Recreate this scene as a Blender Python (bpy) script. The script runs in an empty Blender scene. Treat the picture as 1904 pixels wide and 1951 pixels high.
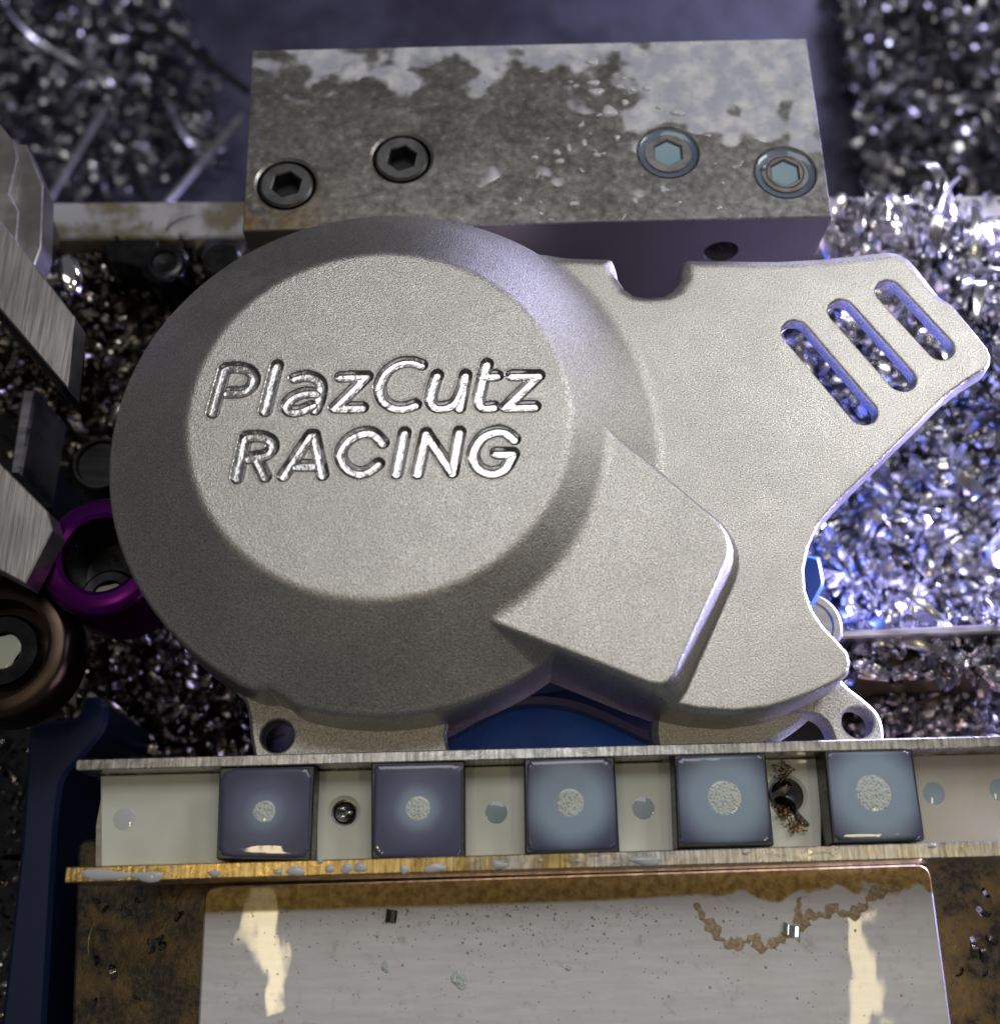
import bpy, math, random
import numpy as np
from mathutils import Matrix, Vector
from mathutils.geometry import tessellate_polygon
MM = 0.001
C = bpy.context.scene.collection
sc = bpy.context.scene
rng = np.random.default_rng(7); random.seed(7)

# ---------------------------------------------------------------- camera (f in picture widths, tilt from straight down, height in mm)
TILT, FOC, HGT = math.radians(21.5), 2200.0 / 1904.0, 269.0
cam = bpy.data.cameras.new('camera'); co = bpy.data.objects.new('camera', cam); C.objects.link(co); sc.camera = co
co.location = (0, 0, HGT * MM); co.rotation_euler = (TILT, 0, 0)
cam.sensor_fit = 'HORIZONTAL'; cam.sensor_width = 36; cam.lens = 36 * FOC
cam.clip_start = 0.01; cam.clip_end = 20
cam.dof.use_dof = True; cam.dof.focus_distance = 0.300; cam.dof.aperture_fstop = cam.lens / 4.3; cam.dof.aperture_blades = 0

# ---------------------------------------------------------------- world, lamps, exposure
w = bpy.data.worlds.new('World'); sc.world = w; w.use_nodes = True
wn = w.node_tree.nodes; wl = w.node_tree.links
bg = wn['Background']; bg.inputs['Strength'].default_value = 0.11
bg.inputs['Color'].default_value = (0.84, 0.82, 0.84, 1)
sc.view_settings.view_transform = 'Standard'; sc.view_settings.look = 'None'; sc.view_settings.exposure = 0.0

def lamp(name, loc, target, size, size_y, power, color, spread=180, shape='RECTANGLE'):
    l = bpy.data.lights.new(name, 'AREA'); l.shape = shape; l.size = size * MM; l.size_y = size_y * MM
    l.energy = power; l.color = color; l.spread = math.radians(spread)
    o = bpy.data.objects.new(name, l); C.objects.link(o); o.location = Vector(loc) * MM
    o.rotation_euler = (Vector(target) - Vector(loc)).to_track_quat('-Z', 'Y').to_euler(); return o
lamp('machine_lamp_key', (290, 310, 230), (20, 90, 0), 80, 110, 0.48, (1.0, 0.98, 0.96))
lamp('machine_lamp_overhead', (15, 340, 560), (-10, 120, 0), 300, 220, 0.97, (1.0, 0.99, 0.98))
lamp('machine_lamp_violet', (320, 220, -62), (110, 150, -125), 90, 16, 5.0, (0.52, 0.49, 1.0), 75)
lamp('machine_lamp_back', (380, 900, -100), (20, 520, -290), 120, 60, 1.15, (0.68, 0.66, 1.0), 130)
lamp('ceiling_strip_left', (-166, 10, 560), (-40, 20, -30), 70, 22, 0.13, (1.0, 0.82, 0.46))
lamp('ceiling_strip_right', (262, -2, 560), (60, 20, -30), 90, 30, 0.18, (1.0, 0.82, 0.46))

# ---------------------------------------------------------------- helpers
def P(u, v, z=0.0):                      # picture position (in a 1904 x 1951 copy) at height z -> place, mm
    a = (u - 952) / 2200.0; b = (975.5 - v) / 2200.0
    dx, dy, dz = a, math.sin(TILT) + b * math.cos(TILT), -math.cos(TILT) + b * math.sin(TILT)
    s = (z - HGT) / dz
    return (dx * s, dy * s)
def PP(pts, z): return [P(u, v, z) for u, v in pts]

def tag(o, label=None, cat=None, group=None, kind=None):
    if label: o['label'] = label
    if cat: o['category'] = cat
    if group: o['group'] = group
    if kind: o['kind'] = kind
    return o
def empty(name, loc, label, cat, group=None):
    o = bpy.data.objects.new(name, None); C.objects.link(o); o.location = Vector(loc) * MM
    o.empty_display_size = 0.01
    return tag(o, label, cat, group)
def link(name, me, mat, parent=None):
    o = bpy.data.objects.new(name, me); C.objects.link(o)
    if mat and not me.materials: me.materials.append(mat)
    if parent:
        o.parent = parent
        o.matrix_parent_inverse = Matrix.Translation(-Vector(parent_world(parent)))
    return o
def parent_world(p):
    v = Vector(p.location); 
    q = p
    while q.parent: v = v + Vector(q.parent.location) + q.matrix_parent_inverse.translation; q = q.parent
    return v
def mesh_from(name, V, F, sharp=0.6, smooth=True):
    me = bpy.data.meshes.new(name); me.from_pydata([(x * MM, y * MM, z * MM) for x, y, z in V], [], F)
    if smooth:
        me.polygons.foreach_set('use_smooth', [True] * len(me.polygons))
        if sharp: me.set_sharp_from_angle(angle=sharp)
    me.update(); return me
def mesh_np(name, V, Q, smooth=True, sharp=None):   # V (n,3) mm, Q (m,4)
    me = bpy.data.meshes.new(name)
    me.vertices.add(len(V)); me.vertices.foreach_set('co', (V * MM).astype(np.float32).ravel())
    n = Q.shape[1]
    me.loops.add(Q.size); me.loops.foreach_set('vertex_index', Q.astype(np.int32).ravel())
    me.polygons.add(len(Q)); me.polygons.foreach_set('loop_start', (np.arange(len(Q)) * n).astype(np.int32))
    if smooth: me.polygons.foreach_set('use_smooth', np.ones(len(Q), bool))
    me.update(calc_edges=True); me.validate()
    if sharp: me.set_sharp_from_angle(angle=sharp)
    return me
def area2(p): return sum(p[i][0] * p[(i + 1) % len(p)][1] - p[(i + 1) % len(p)][0] * p[i][1] for i in range(len(p)))
def ccw(p): return list(p) if area2(p) > 0 else list(p)[::-1]
def inset(p, c):                        # p ccw, move inwards by c
    n = len(p); out = []
    for i in range(n):
        a, b, d = Vector(p[i - 1]), Vector(p[i]), Vector(p[(i + 1) % n])
        e1, e2 = (b - a).normalized(), (d - b).normalized()
        n1, n2 = Vector((-e1.y, e1.x)), Vector((-e2.y, e2.x)); m = (n1 + n2)
        k = c / max(0.35, (1 + n1.dot(n2)) / 2) / 2
        out.append((b.x + m.x * k, b.y + m.y * k))
    return out
def circle(cx, cy, r, n=48, a0=0): return [(cx + r * math.cos(a0 + 2 * math.pi * i / n), cy + r * math.sin(a0 + 2 * math.pi * i / n)) for i in range(n)]
def rounded(pts, r, n=5):               # round the corners of a polygon
    out = []; N = len(pts)
    for i in range(N):
        a, b, d = Vector(pts[i - 1]), Vector(pts[i]), Vector(pts[(i + 1) % N])
        rr = r[i] if isinstance(r, (list, tuple)) else r
        k = min(rr, (a - b).length * .45, (d - b).length * .45)
        p, q = b + (a - b).normalized() * k, b + (d - b).normalized() * k
        for t in range(n + 1):
            s = t / n; out.append(tuple((1 - s) ** 2 * p + 2 * s * (1 - s) * b + s * s * q))
    return out
def prism_vf(outer, z0, z1, holes=(), bev=0.3, hbev=0.2, hole_z0=None):
    V = []; F = []
    outer = ccw(outer); loops = [(outer, bev, 1)] + [(ccw(h)[::-1], hbev, -1) for h in holes]
    tops = []; bots = []
    for lp, b, sg in loops:
        n = len(lp)
        top = inset(lp, b) if sg > 0 else inset(lp[::-1], -b)[::-1]
        i0 = len(V); V += [(x, y, z1) for x, y in top]
        i1 = len(V); V += [(x, y, z1 - b) for x, y in lp]
        i2 = len(V); V += [(x, y, z0) for x, y in lp]
        for i in range(n):
            j = (i + 1) % n
            F.append((i1 + i, i1 + j, i0 + j, i0 + i)); F.append((i2 + i, i2 + j, i1 + j, i1 + i))
        tops.append((i0, top)); bots.append((i2, lp))
    for lst, flip, z in ((tops, False, z1), (bots, True, z0)):
        idx = []; pl = []
        for i0, lp in lst: idx += [i0 + k for k in range(len(lp))]; pl.append([Vector((x, y, 0)) for x, y in lp])
        for t in tessellate_polygon(pl):
            a, b, c = [idx[k] for k in t]
            ar = (V[b][0] - V[a][0]) * (V[c][1] - V[a][1]) - (V[c][0] - V[a][0]) * (V[b][1] - V[a][1])
            if (ar < 0) != flip: a, c = c, a
            F.append((a, b, c))
    return V, F
def prism(name, outer, z0, z1, mat, parent=None, holes=(), bev=0.3, hbev=0.2, sharp=0.5):
    V, F = prism_vf(outer, z0, z1, holes, bev, hbev)
    return link(name, mesh_from(name, V, F, sharp), mat, parent)
def lathe(name, cx, cy, prof, mat, parent=None, n=64, sharp=0.6, cap=True):   # prof list of (r, z)
    V = []; F = []
    for r, z in prof: V += [(cx + r * math.cos(2 * math.pi * i / n), cy + r * math.sin(2 * math.pi * i / n), z) for i in range(n)]
    for k in range(len(prof) - 1):
        for i in range(n):
            j = (i + 1) % n; F.append((k * n + i, (k + 1) * n + i, (k + 1) * n + j, k * n + j))
    if cap and prof[-1][0] > 1e-6: F.append(tuple((len(prof) - 1) * n + i for i in range(n)))
    return link(name, mesh_from(name, V, F, sharp), mat, parent)

# ---------------------------------------------------------------- materials
class Mt:
    def __init__(s, name, base=(.5, .5, .5), metal=0., rough=.5, **kw):
        s.m = bpy.data.materials.new(name); s.m.use_nodes = True; s.t = s.m.node_tree; s.b = s.t.nodes['Principled BSDF']
        s.set('Base Color', (*base, 1)); s.set('Metallic', metal); s.set('Roughness', rough)
        for k, v in kw.items(): s.set(k.replace('_', ' '), v)
        s.co = s.t.nodes.new('ShaderNodeTexCoord').outputs['Object']
    def set(s, k, v):
        if hasattr(v, 'is_output'): s.t.links.new(v, s.b.inputs[k])
        else: s.b.inputs[k].default_value = v
    def n(s, typ, **ins):
        nd = s.t.nodes.new('ShaderNode' + typ)
        for k, v in ins.items():
            if k.startswith('_'): setattr(nd, k[1:], v); continue
        for k, v in ins.items():
            if k.startswith('_'): continue
            key = int(k[1:]) if k[0] == 'i' and k[1:].isdigit() else k.replace('_', ' ')
            if hasattr(v, 'is_output'): s.t.links.new(v, nd.inputs[key])
            else: nd.inputs[key].default_value = v
        return nd
    def noise(s, scale, detail=4, rough=.55, vec=None, dist=0):
        return s.n('TexNoise', Vector=vec or s.co, Scale=scale * 1.0, Detail=detail, Roughness=rough, Distortion=dist).outputs['Fac']
    def voro(s, scale, feature='F1', vec=None, out='Distance', rand=1):
        return s.n('TexVoronoi', _feature=feature, Vector=vec or s.co, Scale=scale, Randomness=rand).outputs[out]
    def map(s, scale, loc=(0, 0, 0), rot=(0, 0, 0)):
        return s.n('Mapping', Vector=s.co, Scale=scale, Location=loc, Rotation=rot).outputs[0]
    def ramp(s, fac, a, b, lo=0., hi=1.):
        return s.n('MapRange', _interpolation_type='SMOOTHSTEP', i0=fac, i1=a, i2=b, i3=lo, i4=hi).outputs[0]
    def math(s, op, a, b=0., clamp=False):
        return s.n('Math', _operation=op, _use_clamp=clamp, i0=a, i1=b).outputs[0]
    def mix(s, fac, a, b):
        nd = s.t.nodes.new('ShaderNodeMix'); nd.data_type = 'RGBA'
        for k, v in ((0, fac), (6, a), (7, b)):
            if hasattr(v, 'is_output'): s.t.links.new(v, nd.inputs[k])
            else: nd.inputs[k].default_value = v if k == 0 else (*v, 1)
        return nd.outputs[2]
    def xyz(s):
        nd = s.t.nodes.new('ShaderNodeSeparateXYZ'); s.t.links.new(s.co, nd.inputs[0]); return nd.outputs
    def bump(s, h, dist, strength=1., coat=False, prev=None):
        kw = dict(Height=h, Distance=dist * MM, Strength=strength)
        if prev: kw['Normal'] = prev
        o = s.n('Bump', **kw).outputs[0]
        s.set('Coat Normal' if coat else 'Normal', o); return o

def m_blasted():
    M = Mt('bead_blasted_aluminium', (.55, .54, .52), 1., .42)
    g = M.noise(2900, 2, .6); g2 = M.noise(1300, 2, .5); big = M.noise(25, 3)
    M.set('Base Color', M.mix(M.ramp(g, .25, .75), M.mix(M.ramp(big, .3, .7), (.27, .26, .245), (.32, .31, .30)), (.80, .79, .77)))
    M.set('Roughness', M.ramp(M.math('ADD', M.math('MULTIPLY', big, .6), M.math('MULTIPLY', M.noise(110, 5, .65), .4)), .38, .62, .36, .48))
    h = M.math('ADD', g, M.math('MULTIPLY', g2, .35))
    M.bump(h, .17, 1.); return M.m
BLAST = m_blasted()
def m_groove():
    M = Mt('milled_groove_aluminium', (.40, .40, .40), 1., .24)
    n = M.noise(420, 2); M.bump(n, .22, .8)
    return M.m
GROOVE = m_groove()
def m_steel(name, base, rough, sc_=(60, 900, 60), amp=.03, rot=0, dark=.8):
    M = Mt(name, base, 1., rough)
    v = M.map(sc_, rot=(0, 0, rot)); n = M.noise(1, 4, .6, vec=v); b = M.noise(60, 4)
    c = M.mix(M.ramp(n, .3, .7), tuple(x * dark for x in base), base)
    M.set('Base Color', M.mix(M.ramp(b, .35, .75), c, tuple(x * .72 for x in base)))
    M.set('Roughness', M.ramp(n, .3, .7, rough - .06, rough + .08)); M.bump(n, amp, .6); return M.m
BRUSH = m_steel('brushed_steel', (.50, .49, .48), .36)
BRUSHX = m_steel('sawn_steel_edge', (.62, .60, .58), .34, (900, 50, 60), .06, .3)
DARKST = m_steel('dark_oiled_steel', (.10, .10, .10), .35)
SIDEST = Mt('dull_side_steel', (.13, .11, .07), .3, .55).m
BLACK = m_steel('black_oxide_steel', (.055, .055, .06), .28, (200, 200, 200), .02)
def m_block():                      # oxidised steel under patches of milky coolant
    M = Mt('stained_steel_with_coolant', (.3, .29, .28), .8, .3)
    X = M.xyz()
    n1 = M.noise(90, 5, .6, dist=.6); n2 = M.noise(420, 3, .6); n3 = M.noise(45, 3)
    ox = M.mix(M.ramp(n1, .30, .74), (.17, .165, .155), (.33, .32, .31))
    ox = M.mix(M.ramp(n2, .60, .80), ox, (.46, .45, .43))
    rust = M.math('MULTIPLY', M.ramp(X[0], -.035, -.075), M.ramp(X[1], .222, .200))
    ox = M.mix(M.math('MULTIPLY', rust, M.ramp(n1, .3, .7)), ox, (.26, .15, .035))
    dirty = M.ramp(X[0], .02, .08)
    ox = M.mix(M.math('MULTIPLY', dirty, .65), ox, (.42, .42, .42))
    # milky film: back strip, back right corner, spots
    back = M.ramp(X[1], .236, .268, -.30, .30)
    corner = M.math('MULTIPLY', M.ramp(X[0], .018, .058), M.ramp(X[1], .214, .243))
    bias = M.math('MAXIMUM', back, M.math('SUBTRACT', M.math('MULTIPLY', corner, .85), .35))
    f = M.math('ADD', M.math('MULTIPLY', M.math('SUBTRACT', M.noise(85, 2.5, .45), .5), 1.9), M.math('ADD', bias, .5))
    film = M.ramp(f, .50, .74)
    spots = M.math('MULTIPLY', M.ramp(M.noise(230, 2, .4, dist=.4), .69, .72), M.ramp(X[0], -.01, .03))
    film = M.math('MAXIMUM', film, M.math('MULTIPLY', spots, M.ramp(X[0], .085, .05)))
    milk = M.mix(M.ramp(M.noise(160, 4), .35, .75), (.46, .48, .58), (.76, .76, .80))
    M.set('Base Color', M.mix(film, ox, milk))
    M.set('Metallic', M.ramp(film, 0, 1, .75, .15)); M.set('Roughness', M.ramp(n2, .3, .7, .24, .40))
    M.set('Coat Weight', M.ramp(film, 0, 1, .25, 1.)); M.set('Coat Roughness', .06)
    M.bump(M.math('ADD', M.math('MULTIPLY', n1, .4), M.math('MULTIPLY', film, .6)), .35, .6)
    return M.m
BLOCKM = m_block()
def m_lower():
    M = Mt('wet_ground_steel', (.52, .50, .50), 1., .26)
    X = M.xyz()
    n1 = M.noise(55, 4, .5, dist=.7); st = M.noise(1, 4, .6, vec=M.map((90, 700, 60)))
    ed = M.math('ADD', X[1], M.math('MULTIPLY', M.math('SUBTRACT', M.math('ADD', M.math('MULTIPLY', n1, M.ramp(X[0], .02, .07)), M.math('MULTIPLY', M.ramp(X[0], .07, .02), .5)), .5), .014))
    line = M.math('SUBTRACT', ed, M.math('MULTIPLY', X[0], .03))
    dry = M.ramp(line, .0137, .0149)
    gold = M.mix(M.ramp(M.noise(500, 3), .3, .7), (.20, .125, .03), (.42, .29, .09))  # golden reflection painted into the colour of the dry back strip
    wet = M.mix(M.ramp(st, .3, .75), (.64, .65, .71), (.74, .75, .80))
    wet = M.mix(M.ramp(M.noise(260, 5, .75), .54, .74), wet, (.50, .49, .50))
    wet = M.mix(M.math('MULTIPLY', M.ramp(M.noise(60, 4), .45, .8), M.ramp(X[0], .0, .08)), wet, (.64, .63, .64))
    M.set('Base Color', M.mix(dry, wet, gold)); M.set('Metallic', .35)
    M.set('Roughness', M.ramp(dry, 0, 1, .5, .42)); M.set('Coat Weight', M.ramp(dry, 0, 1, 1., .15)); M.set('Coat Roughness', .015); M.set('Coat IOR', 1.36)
    M.bump(M.math('ADD', M.math('MULTIPLY', M.noise(500, 3), dry), M.math('MULTIPLY', st, .25)), .10, .5)
    M.bump(M.math('ADD', M.noise(38, 1.5, .4), M.math('MULTIPLY', M.noise(120, 1.5, .5), .07)), 1.3, .5, coat=True)
    return M.m
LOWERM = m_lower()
def m_rail():
    M = Mt('scraped_rail_steel', (.6, .58, .55), 1., .3)
    X = M.xyz(); n = M.noise(1, 4, .65, vec=M.map((1400, 140, 60), rot=(0, 0, .35))); b = M.noise(120, 4, .6, dist=1.)
    goldzone = M.math('MULTIPLY', M.ramp(X[1], .034, .030), M.ramp(M.math('ADD', M.noise(28, 3), M.ramp(X[0], .11, -.08, -.12, .3)), .44, .56))
    c = M.mix(M.ramp(n, .3, .7), (.38, .37, .36), (.80, .79, .78))
    g = M.mix(M.ramp(n, .3, .7), (.42, .27, .07), (.85, .66, .32))
    c = M.mix(goldzone, c, g)
    M.set('Base Color', M.mix(M.ramp(b, .62, .70), c, (.55, .53, .57)))
    M.set('Roughness', M.ramp(b, .3, .7, .24, .36)); M.set('Coat Weight', .6); M.set('Coat Roughness', .05)
    M.bump(M.math('ADD', M.math('MULTIPLY', n, .3), b), .25, .6); return M.m
RAILM = m_rail()
def m_liquid(name, deep, thin, coat=1., rough=.35, bias=0.):
    M = Mt(name, deep, 0., rough, Coat_Weight=coat, Coat_Roughness=.01, IOR=1.34)
    n = M.noise(60, 2); M.set('Base Color', M.mix(M.ramp(n, .3, .75), deep, thin))
    M.set('Coat IOR', 1.36)
    M.bump(M.noise(90, 1), .5, .35, coat=True); return M.m
MILK = m_liquid('milky_coolant', (.74, .77, .71), (.62, .65, .58))
MILKW = m_liquid('pale_coolant_film', (.50, .47, .39), (.58, .55, .47))
MILKB = m_liquid('bluish_coolant', (.22, .34, .42), (.28, .39, .46))
HOLEB = m_liquid('coolant_over_hole', (.27, .35, .40), (.34, .42, .45))
DROP = m_liquid('coolant_drop', (.46, .48, .52), (.60, .60, .62))
def m_puddle(i, centre, cloud, reach):   # bluish liquid, thin and dark at the rim, thick and pale in the middle
    M = Mt('coolant_puddle_%d' % i, (.2, .25, .35), 0., .35, Coat_Weight=1., Coat_Roughness=.01, Coat_IOR=1.4)
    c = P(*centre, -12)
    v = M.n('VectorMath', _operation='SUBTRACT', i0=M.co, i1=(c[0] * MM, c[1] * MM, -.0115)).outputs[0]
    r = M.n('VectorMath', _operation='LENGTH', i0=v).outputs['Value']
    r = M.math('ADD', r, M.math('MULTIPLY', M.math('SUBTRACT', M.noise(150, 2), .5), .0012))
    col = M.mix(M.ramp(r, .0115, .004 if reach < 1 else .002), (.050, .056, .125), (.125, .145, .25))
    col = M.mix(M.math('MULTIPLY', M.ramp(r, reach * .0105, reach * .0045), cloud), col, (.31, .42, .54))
    M.set('Base Color', col); M.bump(M.noise(130, 1), .35, .3, coat=True); return M.m
def m_foam():
    M = Mt('foam', (.55, .62, .60), 0., .5, Coat_Weight=.5)
    d = M.voro(1500); M.set('Base Color', M.mix(M.ramp(d, .12, .42), (.24, .30, .32), (.60, .66, .63))); M.bump(d, .3, .8); return M.m
FOAM = m_foam()
def m_paint():
    M = Mt('blue_paint', (.006, .075, .34), 0., .4, Coat_Weight=.3, Coat_Roughness=.2)
    n = M.noise(80, 4); M.set('Base Color', M.mix(M.ramp(n, .3, .75), (.004, .06, .30), (.010, .10, .38))); M.bump(n, .2, .4); return M.m
BLUE = m_paint()
def m_brown():
    M = Mt('stained_brown_plate', (.2, .14, .05), .4, .35, Coat_Weight=1., Coat_Roughness=.06)
    n = M.noise(75, 5, .65); n2 = M.noise(600, 3)
    c = M.mix(M.ramp(n, .40, .58), (.012, .010, .009), (.16, .10, .028))
    M.set('Base Color', M.mix(M.ramp(n2, .35, .8), c, (.09, .065, .035))); M.bump(n, 1., .6); return M.m
BROWN = m_brown()
def m_floor():
    M = Mt('violet_grey_floor', (.09, .09, .14), .2, .4)
    n = M.noise(22, 4, .5); M.set('Base Color', M.mix(M.ramp(n, .35, .7), (.045, .042, .075), (.11, .108, .18)))
    M.set('Roughness', .6); M.bump(M.noise(60, 3), .8, .5); return M.m
FLOORM = m_floor()
def m_ledge():
    M = Mt('milky_wet_ledge', (.6, .6, .66), .35, .4, Coat_Weight=.6, Coat_Roughness=.08)
    n = M.noise(45, 4, .6); X = M.xyz(); c = M.mix(M.ramp(n, .35, .65), (.42, .41, .44), (.74, .74, .80))
    M.set('Base Color', M.mix(M.math('MULTIPLY', M.ramp(X[0], -.03, -.10), M.ramp(n, .6, .45)), c, (.30, .26, .18))); M.bump(n, .5, .5); return M.m
LEDGEM = m_ledge()
TABLEM = Mt('dark_table', (.035, .035, .045), .3, .4).m
LEDGE = m_steel('wet_ledge_steel', (.50, .49, .52), .32, (60, 300, 60), .1)
def m_purple():
    M = Mt('purple_anodised', (.22, .02, .30), .9, .28)
    X = M.xyz(); M.set('Base Color', M.mix(M.ramp(X[2], -.031, -.024), (.14, .01, .12), (.11, .006, .17))); return M.m  # redder tone lower down puts the collar's red highlight into the colour
PURPLE = m_purple()
def m_chip(name, lo, hi, rough=.2):
    M = Mt(name, hi, 1., rough)
    r = M.t.nodes.new('ShaderNodeNewGeometry').outputs['Random Per Island']
    M.set('Base Color', M.mix(r, lo, hi)); return M.m
CHIP = m_chip('aluminium_chips', (.55, .55, .58), (.92, .92, .95), .22)
CHIPD = m_chip('dark_warm_chips', (.10, .085, .07), (.58, .54, .48), .22)  # darker, warmer tones, varied from chip to chip
GOLDCH = m_chip('golden_brown_swarf', (.10, .05, .02), (.55, .38, .16), .4)
CHIPBG = m_chip('background_chips', (.12, .12, .15), (.8, .8, .85), .25)
CHIPM2 = m_chip('grey_chips', (.4, .4, .44), (.85, .85, .9), .25)
CHIPM = m_chip('single_chip', (.8, .8, .8), (.85, .85, .85), .12)

# ================================================================ the cover (height field with real rims, holes and milled letters)
SS = lambda t: np.clip(t, 0, 1) ** 2 * (3 - 2 * np.clip(t, 0, 1))
def sdf_poly(x, y, pts):
    d = np.full(x.shape, 1e9); s = np.ones(x.shape); n = len(pts)
    for i in range(n):
        ax, ay = pts[i]; bx, by = pts[i - 1]
        ex, ey = bx - ax, by - ay; wx, wy = x - ax, y - ay
        t = np.clip((wx * ex + wy * ey) / (ex * ex + ey * ey + 1e-12), 0, 1)
        d = np.minimum(d, (wx - ex * t) ** 2 + (wy - ey * t) ** 2)
        c1, c2, c3 = y >= ay, y < by, ex * wy > ey * wx
        s = np.where((c1 & c2 & c3) | (~c1 & ~c2 & ~c3), -s, s)
    return s * np.sqrt(d)
def sdf_cap(x, y, a, b, r):
    ex, ey = b[0] - a[0], b[1] - a[1]; t = np.clip(((x - a[0]) * ex + (y - a[1]) * ey) / (ex * ex + ey * ey), 0, 1)
    return np.hypot(x - a[0] - ex * t, y - a[1] - ey * t) - r
def smax(a, b, k): h = np.maximum(k - np.abs(a - b), 0) / k; return np.maximum(a, b) + h * h * k * .25
def smin(a, b, k): return -smax(-a, -b, k)
def spline(pts, n=7, closed=False):
    p = np.array(pts, float); N = len(p); out = []
    for i in range(N if closed else N - 1):
        p0, p1, p2, p3 = (p[(i + k) % N] if closed else p[min(max(i + k, 0), N - 1)] for k in (-1, 0, 1, 2))
        for s in range(n):
            t = s / n; out.append(tuple(.5 * ((2 * p1) + (-p0 + p2) * t + (2 * p0 - 5 * p1 + 4 * p2 - p3) * t * t + (-p0 + 3 * p1 - 3 * p2 + p3) * t ** 3)))
    if not closed: out.append(tuple(p[-1]))
    return out
DC, R0, R1, ZD = (-29.5, 124.6), 70.3, 46.6, 16.5
plate_px = [(900, 500), (1040, 480), (1100, 482), (1160, 484), (1168, 487), (1173, 500), (1178, 521), (1190, 540), (1210, 554), (1237, 560), (1264, 556), (1284, 543), (1297, 522), (1298, 503), (1302, 489), (1310, 486),
    (1400, 487), (1480, 488), (1560, 484), (1630, 477), (1692, 470), (1712, 472), (1735, 484), (1752, 502), (1800, 563), (1850, 622), (1882, 662), (1888, 678), (1887, 692), (1878, 704),
    (1840, 727), (1800, 757), (1745, 812), (1690, 866), (1640, 915), (1595, 958), (1562, 998), (1542, 1040), (1533, 1085), (1536, 1125), (1548, 1160), (1570, 1193), (1598, 1222), (1616, 1243), (1621, 1262), (1616, 1284), (1600, 1298),
    (1560, 1317), (1520, 1333), (1465, 1350), (1400, 1358), (1330, 1353), (1280, 1342), (1240, 1328), (1180, 1200), (1000, 1100)]
PLATE = PP(plate_px, 0)
ZB = 9.7
BOSS = rounded(PP([(1120, 780), (1166, 822), (1412, 1010), (1408, 1062), (1283, 1318), (1238, 1308), (1090, 1256), (932, 1186), (900, 1100), (1000, 900)], ZB), [1, 1, 6, 6, 5, 5, 1, 1, 1, 1], 6)
BOSS = rounded(PP([(1110, 770), (1166, 822), (1408, 1022), (1274, 1322), (932, 1186), (960, 960)], ZB), [1, 1, 8, 6, 1.5, 1], 8)
SLOTS = [((1515, 633), (1643, 784)), ((1603, 593), (1717, 721)), ((1693, 556), (1790, 661))]
SLOTS = [(P(*a), P(*b)) for a, b in SLOTS]
SR = 3.65
def sdf_all(x, y, parts=False):
    disc = np.hypot(x - DC[0], y - DC[1]) - R0
    nt = sdf_poly(x, y, NPOLY)
    disc = smax(disc, -nt, 1.5)
    pl = sdf_poly(x, y, PLATE); bs = sdf_poly(x, y, BOSS)
    u = smin(np.minimum(disc, bs), pl, .4); u0 = u
    for a, b in SLOTS: u = np.maximum(u, -sdf_cap(x, y, a, b, SR))
    return (u, disc, pl, bs, u0) if parts else u
NPOLY = PP([(440, 1312), (478, 1318), (512, 1315), (536, 1326), (556, 1346), (580, 1362), (605, 1375), (560, 1420), (440, 1420)], 0)
def rim(d, r): q = np.clip(r - d, 0, r); return r - np.sqrt(np.maximum(r * r - q * q, 0))
YTOP = P(1400, 560, 0)[1]
def height(x, y):
    u, disc, pl, bs, u0 = sdf_all(x, y, True)
    r = np.hypot(x - DC[0], y - DC[1])
    cone = smin(ZD * (R0 - r) / (R0 - R1), np.full(x.shape, ZD), .9)
    boss = ZB - rim(-bs, 1.3) * (bs < 0) - np.where(bs > 0, 1.3 + bs * 2.4, 0)
    h = smax(np.zeros(x.shape), cone, 1.4); h = smax(h, boss, 1.2)
    d = -u
    top = SS((y - YTOP + 4) / 5.) * SS((x - 8) / 12.)
    rr = 1.15
    h = h - rim(d, rr)
    h = h - top * 2.2 * SS((4.6 + u0) / 4.6) * np.clip((4.8 + u0) / 4.8, 0, 1)
    slot = np.full(x.shape, 9.)
    for a, b in SLOTS: slot = np.minimum(slot, sdf_cap(x, y, a, b, SR))
    h = h + np.where(slot < 1.15, rim(d, 1.15) - rim(d, .5), 0)
    return h
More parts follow.
